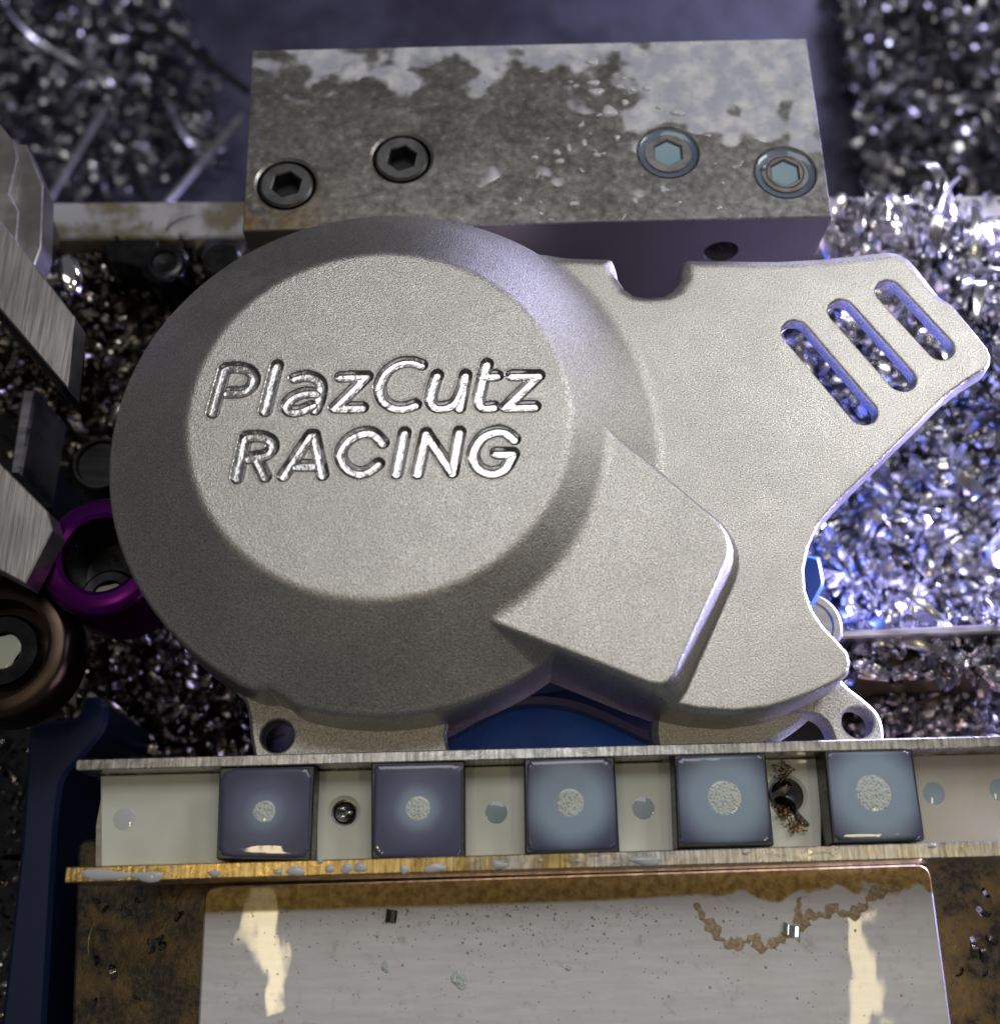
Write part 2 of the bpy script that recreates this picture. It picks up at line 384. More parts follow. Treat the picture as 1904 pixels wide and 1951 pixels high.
# letters: centre lines of the milled strokes, (x, y) on an enlarged crop
def L(u, v): return P((380 + u / 2.72) * .99167, (650 + v / 2.72) * .99167, ZD)
LET = [
 ('P', [[(143, 158), (78, 388)], ('s', [(148, 155), (215, 152), (268, 168), (293, 205), (278, 250), (230, 280), (150, 284)])]),
 ('l', [[(414, 140), (352, 380)]]),
 ('a', [('s', [(508, 208), (565, 196), (620, 212), (643, 250), (633, 320), (612, 372)]), ('s', [(632, 284), (560, 284), (500, 305), (464, 345), (478, 378), (530, 378), (615, 345)])]),
 ('z', [[(745, 202), (882, 198), (716, 362), (858, 360)]]),
 ('C', [('s', [(1168, 138), (1110, 122), (1040, 134), (980, 180), (950, 250), (965, 318), (1015, 356), (1075, 362), (1135, 345)])]),
 ('u', [('s', [(1250, 190), (1226, 260), (1216, 320), (1240, 356), (1290, 358), (1345, 332), (1385, 250), (1398, 190)]), [(1398, 190), (1366, 362)]]),
 ('t', [('s', [(1510, 132), (1485, 230), (1468, 320), (1490, 358), (1545, 356)]), [(1492, 196), (1562, 194)]]),
 ('z', [[(1640, 194), (1780, 192), (1608, 358), (1758, 354)]]),
 ('R', [[(250, 518), (205, 728)], ('s', [(252, 515), (330, 512), (382, 535), (388, 575), (350, 610), (262, 625)]), [(300, 618), (350, 722)]]),
 ('A', [[(588, 505), (446, 718)], [(606, 505), (650, 712)], [(495, 664), (640, 664)]]),
 ('C', [('s', [(965, 545), (918, 498), (860, 492), (785, 530), (745, 600), (770, 668), (830, 702), (890, 692), (942, 655)])]),
 ('I', [[(1080, 492), (1036, 705)]]),
 ('N', [[(1192, 495), (1146, 705)], [(1192, 497), (1328, 698)], [(1366, 488), (1328, 700)]]),
 ('G', [('s', [(1652, 525), (1605, 490), (1550, 486), (1480, 520), (1438, 600), (1462, 672), (1530, 702), (1600, 680), (1645, 605)]), [(1645, 600), (1558, 600)]]),
]
segs = []; sid = []; stroke = []; ns = 0
for i, (_, st) in enumerate(LET):
    for s in st:
        ns += 1; pts = spline(s[1], 6) if s[0] == 's' else s
        w_ = [L(*q) for q in pts]
        for a, b in zip(w_[:-1], w_[1:]): segs.append((*a, *b)); sid.append(i); stroke.append(ns)
def build_cover():
    root = empty('engine_cover', (DC[0], DC[1], -20), 'bead-blasted grey aluminium engine cover with a round engraved dome and three slots', 'engine cover')
    x0, x1, y0, y1 = L(20, 0)[0], L(1840, 0)[0], L(900, 770)[1], L(900, 80)[1]
    def axis(lo, a, b, hi, c=.36, f=.17):
        return np.concatenate([np.arange(lo, a, c), np.arange(a, b, f), np.arange(b, hi, c)])
    xs = axis(-102, x0, x1, 135); ys = axis(48, y0, y1, 198)
    X, Y = np.meshgrid(xs, ys); X = X.copy(); Y = Y.copy()
    u = sdf_all(X, Y); cell = .36
    snap = (np.abs(u) < cell * .45) | ((u > 0) & (u < cell * 1.6))
    inside = (u <= 0)
    sx, sy, su = X[snap], Y[snap], u[snap]
    for _ in range(3):
        e = .02; s0 = sdf_all(sx, sy); gx = (sdf_all(sx + e, sy) - s0) / e; gy = (sdf_all(sx, sy + e) - s0) / e
        g = np.maximum(gx * gx + gy * gy, .3); sx = sx - s0 * gx / g; sy = sy - s0 * gy / g
    X[snap] = sx; Y[snap] = sy
    Z = height(X, Y)
    # milled letters
    fine = (X > x0) & (X < x1) & (Y > y0) & (Y < y1)
    fx, fy = X[fine], Y[fine]; D = np.full(fx.shape, 9.); A = np.zeros(fx.shape, int); T = np.zeros(fx.shape); off = 0
    tools = rng.random(ns + 1)[stroke]
    for k, (ax, ay, bx, by) in enumerate(segs):
        ex, ey = bx - ax, by - ay; L2 = ex * ex + ey * ey; t = np.clip(((fx - ax) * ex + (fy - ay) * ey) / L2, 0, 1)
        d = np.hypot(fx - ax - ex * t, fy - ay - ey * t); m = d < D; D[m] = d[m]; A[m] = sid[k]; T[m] = tools[k]
    HW = 1.72
    q = np.clip(D / HW, 0, 1)
    dep = np.where(q < .52, 1.0 + .05 * (1 - q / .52), 1.0 * (1 - SS((q - .52) / .48)))
    dep = dep + .10 * T * (1 - SS((q - .45) / .3))
    lip = .10 * np.exp(-((D - HW - .15) / .18) ** 2)
    Zf = Z[fine] - dep + lip; Z[fine] = Zf
    lid = np.full(X.shape, -1); lid[fine] = np.where(D < HW + .12, A, -1)
    ny, nx = X.shape; I = np.arange(ny * nx).reshape(ny, nx)
    quads = np.stack([I[:-1, :-1], I[:-1, 1:], I[1:, 1:], I[1:, :-1]], -1).reshape(-1, 4)
    ok = inside.ravel() | snap.ravel(); ins = inside.ravel() & ~snap.ravel()
    keep = ok[quads].all(1) & ins[quads].any(1); quads = quads[keep]
    V = np.stack([X.ravel(), Y.ravel(), Z.ravel()], -1)
    ql = lid.ravel()[quads]; qid = np.where((ql >= 0).all(1), ql.max(1), -1)
    # skirt below the rim
    e = np.stack([quads, np.roll(quads, -1, 1)], -1).reshape(-1, 2).astype(np.int64); N = len(V)
    code = e[:, 0] * N + e[:, 1]; tw = e[:, 1] * N + e[:, 0]; be = e[~np.isin(code, tw)]
    bv = np.unique(be); slot = np.full(len(bv), 9.)
    for a, b in SLOTS: slot = np.minimum(slot, np.abs(sdf_cap(V[bv, 0], V[bv, 1], a, b, SR)))
    zb = -5.5 - 17 * SS((92 - V[bv, 0]) / 22.) * SS((150 - V[bv, 1] + (V[bv, 0] < 12) * 80) / 12.)
    zb = np.where(slot < .8, -3.6, zb); zb = np.minimum(zb, V[bv, 2] - 2)
    gx = (sdf_all(V[bv, 0] + .05, V[bv, 1]) - sdf_all(V[bv, 0] - .05, V[bv, 1])) / .1; gy = (sdf_all(V[bv, 0], V[bv, 1] + .05) - sdf_all(V[bv, 0], V[bv, 1] - .05)) / .1
    rows = [bv]; VV = [V]; n0 = N
    for f in (.12, .45, 1.):
        z = V[bv, 2] + (zb - V[bv, 2]) * f; o = .35 * f
        VV.append(np.stack([V[bv, 0] + gx * (.05 + o), V[bv, 1] + gy * (.05 + o), z], -1)); rows.append(np.arange(n0, n0 + len(bv))); n0 += len(bv)
    loc = np.full(N, -1); loc[bv] = np.arange(len(bv)); ea, eb = loc[be[:, 0]], loc[be[:, 1]]
    sk = [np.stack([r0[eb], r0[ea], r1[ea], r1[eb]], -1) for r0, r1 in zip(rows[:-1], rows[1:])]
    V = np.concatenate(VV)
    def emit(name, Q):
        us, inv = np.unique(Q, return_inverse=True); me = mesh_np(name, V[us], inv.reshape(Q.shape)); return link(name, me, None, root)
    b = emit('cover_body', np.concatenate([quads[qid < 0]] + sk)); b.data.materials.append(BLAST)
    for i, (ch, _) in enumerate(LET):
        Q = quads[qid == i]
        if len(Q): o = emit('engraved_letter', Q); o.data.materials.append(GROOVE); o['label'] = 'milled letter %s' % ch
    return root
cover = build_cover()
# cast feet of the cover below the dome
zl = -16
lug = lambda u, v, r: circle(*P(u, v, zl), r, 40)
fl = spline([(452, 1322), (466, 1335), (474, 1370), (480, 1420), (500, 1462), (600, 1452), (730, 1448), (846, 1448), (850, 1400), (846, 1345), (740, 1330), (600, 1300), (520, 1290), (455, 1290)], 4, True)
prism('mounting_foot', PP(fl, zl), zl - 7, zl, BLAST, cover, holes=[lug(528, 1402, 4.1)], bev=.8, hbev=.4)
fr = spline([(1520, 1280), (1590, 1275), (1608, 1302), (1650, 1336), (1673, 1360), (1683, 1390), (1682, 1425), (1670, 1455), (1600, 1455), (1588, 1410), (1574, 1378), (1550, 1362), (1510, 1358), (1480, 1352), (1490, 1320)], 4, True)
prism('mounting_foot', PP(fr, zl), zl - 7, zl, BLAST, cover, holes=[lug(1634, 1376, 3.95)], bev=.8, hbev=.4)
fw = spline([(1258, 1340), (1258, 1440), (1330, 1440), (1430, 1430), (1500, 1400), (1560, 1350), (1500, 1330), (1400, 1340)], 4, True)
prism('foot_wall', PP(fw, zl), zl - 12, zl - 3, BLAST, cover, bev=1.5)

# ================================================================ steel clamp block and its screws
def boolean_cut(V, F, cutters):
    me = bpy.data.meshes.new('tmp'); me.from_pydata(V, [], F); me.update()
    o = bpy.data.objects.new('tmp', me); C.objects.link(o); cs = []
    for cv, cf in cutters:
        m2 = bpy.data.meshes.new('cut'); m2.from_pydata(cv, [], cf); m2.update(); c = bpy.data.objects.new('cut', m2); C.objects.link(c)
        md = o.modifiers.new('b', 'BOOLEAN'); md.operation = 'DIFFERENCE'; md.solver = 'EXACT'; md.object = c; cs.append(c)
    dg = bpy.context.evaluated_depsgraph_get(); out = bpy.data.meshes.new_from_object(o.evaluated_get(dg))
    for c in cs: bpy.data.objects.remove(c)
    bpy.data.objects.remove(o); out.transform(Matrix.Scale(MM, 4))
    out.polygons.foreach_set('use_smooth', [True] * len(out.polygons)); out.set_sharp_from_angle(angle=.5); out.materials.clear(); out.materials.append(BLOCKM); out.materials.append(BRUSH); out.materials.append(SIDEST)
    for p in out.polygons:
        c = p.center / MM
        if any(math.hypot(c.x - P(u, v, zt)[0], c.y - P(u, v, zt)[1]) < 9.6 for u, v in SCR) and (abs(p.normal.z) < .9 or c.z < zt - 1): p.material_index = 1
        elif p.normal.z < .6: p.material_index = 2
        else: p.material_index = 0
    return out
def cyl_vf(c, axis, r, h, n=40):
    ax = Vector(axis).normalized(); q = ax.to_track_quat('Z', 'X'); V = []; c = Vector(c)
    for k in (0, 1): V += [tuple(c + q @ Vector((r * math.cos(2 * math.pi * i / n), r * math.sin(2 * math.pi * i / n), h * k))) for i in range(n)]
    F = [tuple(range(n))[::-1], tuple(range(n, 2 * n))] + [(i, (i + 1) % n, n + (i + 1) % n, n + i) for i in range(n)]
    return V, F
zt = -10
block = PP([(480, 95), (1535, 72), (1584, 412), (462, 440)], zt)
cl = empty('clamp_block', (10, 232, -52), 'long steel clamp block with four socket screws and milky coolant on its top', 'clamp block')
SCR = [(545, 350), (765, 300), (1272, 290), (1495, 328)]
hs = [circle(*P(u, v, zt), 8.75, 56) for u, v in SCR]
V, F = prism_vf(block, -52, zt, (), .35)
zz = -24.; 
def cone_vf(c, r0, r1, h, n=56):
    V = [(c[0] + r * math.cos(2 * math.pi * i / n), c[1] + r * math.sin(2 * math.pi * i / n), c[2] + z) for r, z in ((r0, 0), (r1, h)) for i in range(n)]
    return V, [tuple(range(n))[::-1], tuple(range(n, 2 * n))] + [(i, (i + 1) % n, n + (i + 1) % n, n + i) for i in range(n)]
cuts = [cyl_vf((*P(u, v, zt), zt - 9.6), (0, 0, 1), 8.75, 14, 56) for u, v in SCR] + [cone_vf((*P(u, v, zt), zt - .7), 8.8, 9.9, 1.1) for u, v in SCR]
yf = 199.5
for k in range(200):
    if P(1375, 470, -10 - k * .3)[1] > yf + 1.5: zz = -10 - k * .3; break
cuts.append(cyl_vf((P(1375, 470, zz)[0], 180, zz - 2), (0, 1, 0), 5.2, 40))
link('block_body', boolean_cut(V, F, cuts), BLOCKM, cl)
lathe('threaded_pin', P(1375, 470, zz)[0], 0, [(0.01, 0), (2, 0)], BLACK, cl).hide_render = False
bpy.data.objects.remove(bpy.data.objects['threaded_pin'])
OILB = m_steel('oiled_screw_steel', (.17, .17, .175), .4, (200, 200, 200), .03)
SOCK = Mt('dark_socket', (.012, .012, .013), 0., .6).m
def screw(u, v, z, R, label, liquid=None, group='socket head screws in the clamp block', hexr=4.55, ring=False, rot=.2, mat=BLACK, top=None):
    cx, cy = P(u, v, z)
    s = empty('socket_screw', (cx, cy, z - 8), label, 'screw', group)
    hexp = circle(cx, cy, hexr, 6, rot)
    V, F = prism_vf(circle(cx, cy, R, 56), z - 8, z, [hexp], .7, .35)
    link('screw_head', mesh_from('screw_head', V, F, .5), mat, s)
    prism('socket_floor', circle(cx, cy, hexr + .3, 6, rot), z - 7, z - 5.6, SOCK, s, bev=.1)
    if ring: lathe('raised_ring', cx, cy, [(5.1, z - .1), (5.5, z + .25), (5.9, z - .1)], mat, s, 48, cap=False)
    if liquid: prism('coolant_fill', inset(ccw(hexp), .12), z - 4.5, z - .7, liquid, s, bev=.05)
    return s
screw(545, 350, zt - .9, 7.9, 'black socket screw nearest the left end of the clamp block', rot=.35, mat=OILB)
screw(765, 300, zt - .9, 7.9, 'black socket screw above the top of the round dome, second from the left', rot=.35, mat=OILB)
WETB = m_steel('wet_dull_screw', (.30, .29, .29), .45, (200, 200, 200), .03)
screw(1272, 290, zt - .9, 7.6, 'wet socket screw with milky coolant in its hexagon, left one of the right pair', MILKB, rot=.55, mat=WETB)
screw(1495, 328, zt - .9, 7.6, 'wet socket screw with a raised ring at the right corner of the clamp block', MILKB, ring=True, rot=.55, mat=WETB)
RINGM = m_liquid('thin_bluish_coolant', (.09, .12, .19), (.14, .18, .27))
for u, v in SCR[2:]:
    lathe('coolant_ring', *P(u, v, zt), [(8.7, zt - .35), (8.2, zt - .6), (7.5, zt - .75), (7.0, zt - .86)], RINGM, None, 56, cap=False)
rings = [o for o in bpy.data.objects if o.name.startswith('coolant_ring')]
tag(rings[0], 'thin ring of bluish coolant round the screw that is third from the left', 'coolant', 'coolant rings round the screws')
tag(rings[1], 'thin ring of bluish coolant round the screw at the block corner', 'coolant', 'coolant rings round the screws')

def dome_mesh(name, cx, cy, z, rx, ry, h, seed=0, n=22, wob=1.):
    r_ = random.Random(seed); ph = [r_.uniform(0, 6.28) for _ in range(3)]; am = [r_.uniform(.05, .16) * wob for _ in range(3)]
    V = [(cx, cy, z + h)]; F = []; K = 5
    for k in range(1, K + 1):
        a = k / K * math.pi / 2
        for i in range(n):
            t = 2 * math.pi * i / n; q = 1 + am[0] * math.sin(2 * t + ph[0]) + am[1] * math.sin(3 * t + ph[1])
            V.append((cx + rx * math.sin(a) * q * math.cos(t), cy + ry * math.sin(a) * q * math.sin(t), z + h * math.cos(a)))
    for i in range(n): F.append((0, 1 + i, 1 + (i + 1) % n))
    for k in range(K - 1):
        for i in range(n):
            j = (i + 1) % n; F.append((1 + k * n + i, 1 + (k + 1) * n + i, 1 + (k + 1) * n + j, 1 + k * n + j))
    return mesh_from(name, V, F, None)
DR = [(1128, 118, 17, 9, 'elongated white coolant droplet nearest the back edge of the clamp block'), (1130, 158, 15, 8, 'upper flat one of two stacked white droplets on the clamp block'), (1135, 175, 19, 10, 'lower and larger of two stacked white droplets on the clamp block'),
    (1180, 165, 9, 7, 'roundish droplet just right of the two stacked droplets'), (1188, 150, 8, 5, 'small flat droplet above the roundish one right of the stacked pair'), (1205, 172, 7, 5, 'small droplet at the edge of the white film, middle of its row'),
    (1232, 168, 12, 7, 'oval droplet at the pointed edge of the white film on the clamp block'), (1190, 195, 8, 8, 'round white droplet below the row beside the white film'), (1254, 205, 6, 5, 'tiny droplet between the round droplet and the flat one above the third screw'),
    (1290, 215, 17, 8, 'long flat droplet straight above the third screw from the left'), (1160, 212, 18, 14, 'broad irregular milky droplet in the middle of the clamp block'), (1060, 290, 9, 8, 'curved droplet at the left of the cluster beside the lower middle'),
    (1083, 282, 6, 11, 'slim upright droplet in the middle of the lower cluster'), (1112, 272, 6, 11, 'slim upright droplet at the right of the lower cluster'), (1066, 307, 10, 7, 'flat droplet under the curved one in the lower cluster'), (1175, 262, 7, 7, 'round droplet on its own left of the third screw'),
    (1136, 295, 8, 6, 'dim bluish droplet between the lower cluster and the third screw'), (1208, 382, 7, 7, 'bluish droplet near the front edge, below the third screw'), (1018, 300, 9, 5, 'leftmost flat droplet of the lower cluster on the clamp block'), (990, 380, 6, 5, 'lone droplet near the front edge right of the dome top'),
    (1455, 318, 4, 4, 'tiny droplet touching the left rim of the corner screw'), (925, 155, 5, 4, 'tiny droplet on the dark stained half of the clamp block')]
for i, (u, v, a, b, lab) in enumerate(DR):
    p = P(u, v, zt); s = .132
    tag(link('coolant_drop', dome_mesh('coolant_drop', *p, zt - .05, a * s, b * s * 1.1, .45 + .02 * a, i), DROP), lab, 'droplet', 'coolant droplets on the clamp block')

# ================================================================ channel rail with five square blocks
zr = -12
A0, A1, B0, B1 = P(145, 1447, zr), P(1980, 1400, zr), P(125, 1652, zr), P(1980, 1600, zr)
A2, A3, B2, B3 = P(143, 1468, zr), P(1980, 1421, zr), P(122, 1682, zr), P(1980, 1630, zr)
rail = empty('channel_rail', (0, 35, -27), 'long steel channel rail holding five square blocks and pale coolant', 'rail')
prism('back_wall', rounded([A0, A1, A3, A2], .8, 3), -27, zr, RAILM, rail, bev=.25)
prism('front_wall', rounded([B0, B1, B3, B2], .5, 3), -27, zr, RAILM, rail, bev=.25)
fz = -24
a, b = P(168, 1476, zr), P(150, 1652, zr)
chan = [(a[0], A2[1] + .05), (a[0] - .7, (a[1] + b[1]) / 2), (b[0], B0[1] - .05), (B1[0], B1[1] - .05), (A3[0], A3[1] + .05)]
GH = [(650, 1549, 4.2), (1500, 1508, 3.6)]
prism('channel_floor', chan, -27, fz, BRUSH, rail, bev=.05)
# coolant standing in the channel, with a clear gap round the two drilled holes
SQ = [[(418, 1462), (600, 1458), (592, 1641), (412, 1638)], [(707, 1453), (885, 1450), (886, 1640), (707, 1637)], [(998, 1445), (1170, 1441), (1180, 1624), (1000, 1628)],
      [(1283, 1437), (1457, 1434), (1474, 1612), (1290, 1616)], [(1568, 1428), (1736, 1424), (1762, 1602), (1585, 1608)]]
zq = -12.6
def film(name, u0, u1, z, mat, label, holes=()):
    va = 1468 - (u0 - 143) * .0256; vb = 1468 - (u1 - 143) * .0256
    pts = [P(u0, va + 2, zr), P(u1, vb + 2, zr)]; q = [P(u1, 1652 - (u1 - 125) * .0281, zr), P(u0, 1652 - (u0 - 125) * .0281, zr)]
    o = prism(name, pts + q, fz, z, mat, None, holes=holes, bev=.3, hbev=.9)
    return tag(o, label, 'coolant', 'coolant standing in the channel')
film('coolant_pool', 172, 424, -19.5, MILK, 'wide pool of milky coolant at the open left end of the channel')
film('coolant_pool', 592, 716, -20.6, MILK, 'milky coolant round the drilled hole between the two leftmost square blocks', [circle(*P(655, 1548, -20.6), 3.2, 32)])
film('coolant_pool', 880, 1006, -20.4, MILK, 'milky coolant in the gap left of the middle square block')
film('coolant_pool', 1166, 1296, -20.4, MILK, 'milky coolant in the gap right of the middle square block')
film('coolant_pool', 1452, 1582, -20.6, MILK, 'coolant in the gap with the black chips, left of the last square block', [circle(*P(1498, 1515, -20.6), 4.2, 32)])
film('coolant_pool', 1738, 1975, -20.8, MILKW, 'thin pale coolant at the right end of the channel, beyond the last square block')
for i, (u, v, lab) in enumerate([(655, 1548, 'dark drilled hole with a chip in it, in the channel floor'), ]):
    c = P(u, v, -21.2)
    h_ = empty('hole_plug', (*c, -18), 'black screw end in the drilled hole between the two leftmost square blocks', 'screw')
    lathe('plug_body', *c, [(2.7, -23.9), (2.7, -22.2), (2.2, -21.8), (1.0, -22.1), (.01, -22.2)], BLACK, h_, 32)
    for k in range(3):
        t = k * 2.1; dome = dome_mesh('chip_flake', c[0] + 1.1 * math.cos(t), c[1] + 1.1 * math.sin(t), -22, 1.1, .5, .6, k); link('chip_flake', dome, CHIPM, h_)
for (u, v, r, lab) in [(237, 1560, 2.7, 'leftmost bluish hole seen through the milky pool'), (1778, 1512, 2.75, 'bluish filled hole just right of the last square block'), (1905, 1505, 2.75, 'bluish filled hole cut by the right picture edge'), (1225, 1540, 2.7, 'dim hole in the gap right of the middle square block'), (945, 1548, 2.7, 'dim hole in the gap left of the middle square block')]:
    zt_ = -19.45 if u < 300 else (-20.75 if u > 1700 else -20.35)
    mat = HOLEB if u > 300 else m_liquid('coolant_over_shallow_hole', (.55, .61, .62), (.60, .65, .66))
    o = lathe('filled_hole', *P(u, v, zt_), [(r, zt_ - .04), (r - .15, zt_), (.01, zt_ + .01)], mat, None, 40)
    tag(o, lab, 'filled hole', 'coolant filled holes in the channel')
foam_px = [(503, 1546, 21, 19), (796, 1540, 23, 21), (1086, 1529, 25, 25), (1380, 1520, 31, 31), (1664, 1511, 33, 33)]
slab = ['dark blue puddle and one bright forked reflection, leftmost of the five', 'dark blue puddle and a soft pale halo, second from the left', 'pale blue puddle, the middle one of the five', 'pale blue puddle left of the black chips, second from the right', 'the largest foam spot, rightmost of the five']
for i, sq in enumerate(SQ):
    w_ = PP(sq, zq); cx = sum(p[0] for p in w_) / 4; cy = sum(p[1] for p in w_) / 4
    s = empty('square_block', (cx, cy, -18.4), 'square block, ' + slab[i], 'block', 'square blocks in the channel rail')
    prism('block_body', rounded(w_, .5, 3), -23.9, zq, DARKST, s, bev=.35)
    # puddle: slab with rounded rim
    rr = random.Random(i); base = ccw(rounded(inset(ccw(w_), .55), 3.2 if i == 0 else 2.0, 8)); n = len(base)
    wob = [1 + .012 * math.sin(k * 1.7 + i) + .012 * math.sin(k * .6 + 2 * i) for k in range(n)]
    V = []; F = []; prof = [(1., 0.), (.992, .35), (.975, .65), (.94, .85), (.87, .95), (.6, .99), (.2, 1.)]
    for r, h in prof: V += [(cx + (x - cx) * r * wob[k], cy + (y - cy) * r * wob[k], zq + .02 + h * .42) for k, (x, y) in enumerate(base)]
    for k in range(len(prof) - 1):
        for q in range(n): j = (q + 1) % n; F.append((k * n + q, k * n + j, (k + 1) * n + j, (k + 1) * n + q))
    F.append(tuple((len(prof) - 1) * n + q for q in range(n)))
    fu, fv, ra, rb = foam_px[i]
    pud = link('coolant_puddle', mesh_from('coolant_puddle', V, F, None), m_puddle(i, (fu, fv), [.45, .75, .9, .9, .95][i], [.55, .62, 1.25, 1.35, 1.4][i]), s)
    fc = P(fu, fv, zq + .7)
    link('foam_spot', dome_mesh('foam_spot', *fc, zq + .40, ra * .131, rb * .137, .16, i + 5, 36, .12), FOAM, pud)

# drops on the front wall of the rail
RD = [(280, 1670, 30, 10, 'long flat droplet second from the left end of the front rail wall'), (200, 1667, 42, 11, 'longest flat droplet, at the left end of the front rail wall'), (408, 1665, 12, 6, 'droplet under the left edge of the first square block'), (530, 1661, 8, 6, 'small droplet under the right half of the first square block'),
    (563, 1660, 17, 9, 'wide droplet under the right edge of the first square block'), (628, 1656, 8, 8, 'round droplet under the drilled hole, left of two larger ones'), (660, 1655, 11, 9, 'middle one of three droplets under the drilled hole'), (686, 1653, 11, 10, 'right one of three droplets under the drilled hole'),
    (770, 1657, 8, 8, 'droplet under the left half of the second square block'), (828, 1654, 19, 9, 'wide droplet under the right half of the second square block'), (950, 1648, 14, 8, 'droplet under the gap left of the middle square block'), (1100, 1641, 5, 4, 'tiny droplet under the right half of the middle square block'),
    (1028, 1640, 5, 4, 'tiny droplet under the left half of the middle square block'), (1230, 1640, 32, 8, 'long thin droplet under the gap right of the middle square block'), (610, 1642, 6, 4, 'tiny droplet on the inner edge of the rail wall beside the first square block'), (1420, 1625, 7, 4, 'small droplet under the fourth square block'), (1775, 1612, 8, 4, 'small droplet on the rail wall right of the last square block')]
for i, (u, v, a, b, lab) in enumerate(RD):
    tag(link('coolant_drop', dome_mesh('coolant_drop', *P(u, v, zr), zr - .03, a * .13, b * .125, .5, i + 40), DROP), lab, 'droplet', 'coolant droplets on the rail wall')

# ================================================================ lower block
zl2 = -30
lb = rounded(PP([(390, 1690), (1770, 1646), (1826, 2060), (372, 2060)], zl2), [3, 3.5, 1, 1], 6)
low = empty('lower_block', (17, 0, -60), 'broad wet steel block along the bottom edge with a golden reflection painted on its dry back edge', 'steel block')
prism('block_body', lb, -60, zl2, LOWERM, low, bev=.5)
# bubbles on the film: too many to count
def bubbles(n):
    V = []; F = []; m = 8
    for _ in range(n):
        if rng.random() < .6: u = rng.normal(1000, 260); v = 1725 + abs(rng.normal(0, 45))
        else: u = rng.uniform(410, 1750); v = rng.uniform(1740, 1960)
        if not 410 < u < 1750: continue
        x, y = P(u, v, zl2); r = rng.uniform(.14, .26) if rng.random() < .88 else .36; b = len(V)
        V.append((x, y, zl2 + r * .8))
        for rr, hh in ((.7, .6), (1., 0)): V += [(x + r * rr * math.cos(2 * math.pi * i / m), y + r * rr * math.sin(2 * math.pi * i / m), zl2 + r * hh * .8 - .02) for i in range(m)]
        for i in range(m): j = (i + 1) % m; F.append((b, b + 1 + i, b + 1 + j)); F.append((b + 1 + i, b + 1 + m + i, b + 1 + m + j, b + 1 + j))
    return mesh_from('film_bubbles', V, F, None)
BUB = Mt('bubble', (.36, .36, .38), 0., .08, Coat_Weight=1., Coat_Roughness=.02).m
tag(link('film_bubbles', bubbles(420), BUB), 'tiny bubbles scattered over the wet lower block', 'bubbles', None, 'stuff')
for (u, v, a, b, lab) in [(875, 1867, 14, 16, 'round patch of white foam on the lower block below the second square block'), (733, 1842, 6, 11, 'small oval patch of foam left of the round foam patch on the lower block'), (1082, 1845, 5, 5, 'tiny foam dot in the middle of the lower block')]:
    tag(link('foam_patch', dome_mesh('foam_patch', *P(u, v, zl2), zl2 - .02, a * .137, b * .137, .35, u, 30), FOAM), lab, 'foam')

# dried tan crust left by the coolant, a raised irregular ribbon
def crust():
    path = spline([(105, 262), (150, 345), (205, 400), (258, 478), (320, 506), (400, 486), (450, 478), (500, 520), (560, 516), (610, 462), (680, 432), (735, 392), (770, 350), (850, 335), (905, 300), (960, 318), (1040, 318), (1110, 275), (1150, 215), (1230, 190), (1310, 175)], 10)
    path2 = spline([(735, 392), (705, 340), (715, 270), (735, 225)], 8); V = []; F = []; r_ = random.Random(4)
    for pth, w0 in ((path, 21), (path2, 16)):
        n0 = len(V); ph = [r_.uniform(0, 6) for _ in range(6)]
        P2 = [Vector(p) for p in pth]
        for i, p in enumerate(P2):
            t = (P2[min(i + 1, len(P2) - 1)] - P2[max(i - 1, 0)]).normalized(); nn = Vector((-t.y, t.x)); e = min(1, (i + 1) / 6, (len(P2) - i) / 8)
            wl_ = 1.35 * (w0 * (1 + .55 * math.sin(i * .31 + ph[0]) + .35 * math.sin(i * .83 + ph[1])) + r_.uniform(-3, 3)) * e; wr = 1.35 * (w0 * (1 + .55 * math.sin(i * .27 + ph[2]) + .35 * math.sin(i * .71 + ph[3])) + r_.uniform(-3, 3)) * e
            for q, (off, h) in enumerate(((-wl_, -.02), (-wl_ * .8, .10), (0, .07 + .05 * math.sin(i * 1.3)), (wr * .8, .10), (wr, -.02))):
                a_ = p + nn * off; x, y = P((1300 + a_.x / 3.07) * .99167, (1650 + a_.y / 3.07) * .99167, zl2); V.append((x, y, zl2 + h))
            if i:
                b = n0 + (i - 1) * 5
                for q in range(4): F.append((b + q, b + q + 1, b + 6 + q, b + 5 + q))
    return mesh_from('dried_crust', V, F, None)
def m_crust():
    M = Mt('dried_coolant_crust', (.5, .36, .2), .2, .5); n = M.noise(900, 3); M.set('Base Color', M.mix(M.ramp(n, .35, .7), (.36, .27, .16), (.56, .46, .31))); M.bump(n, .3, .7); return M.m
tag(link('dried_crust', crust(), m_crust()), 'irregular tan crust of dried coolant curving over the right half of the lower block', 'crust')

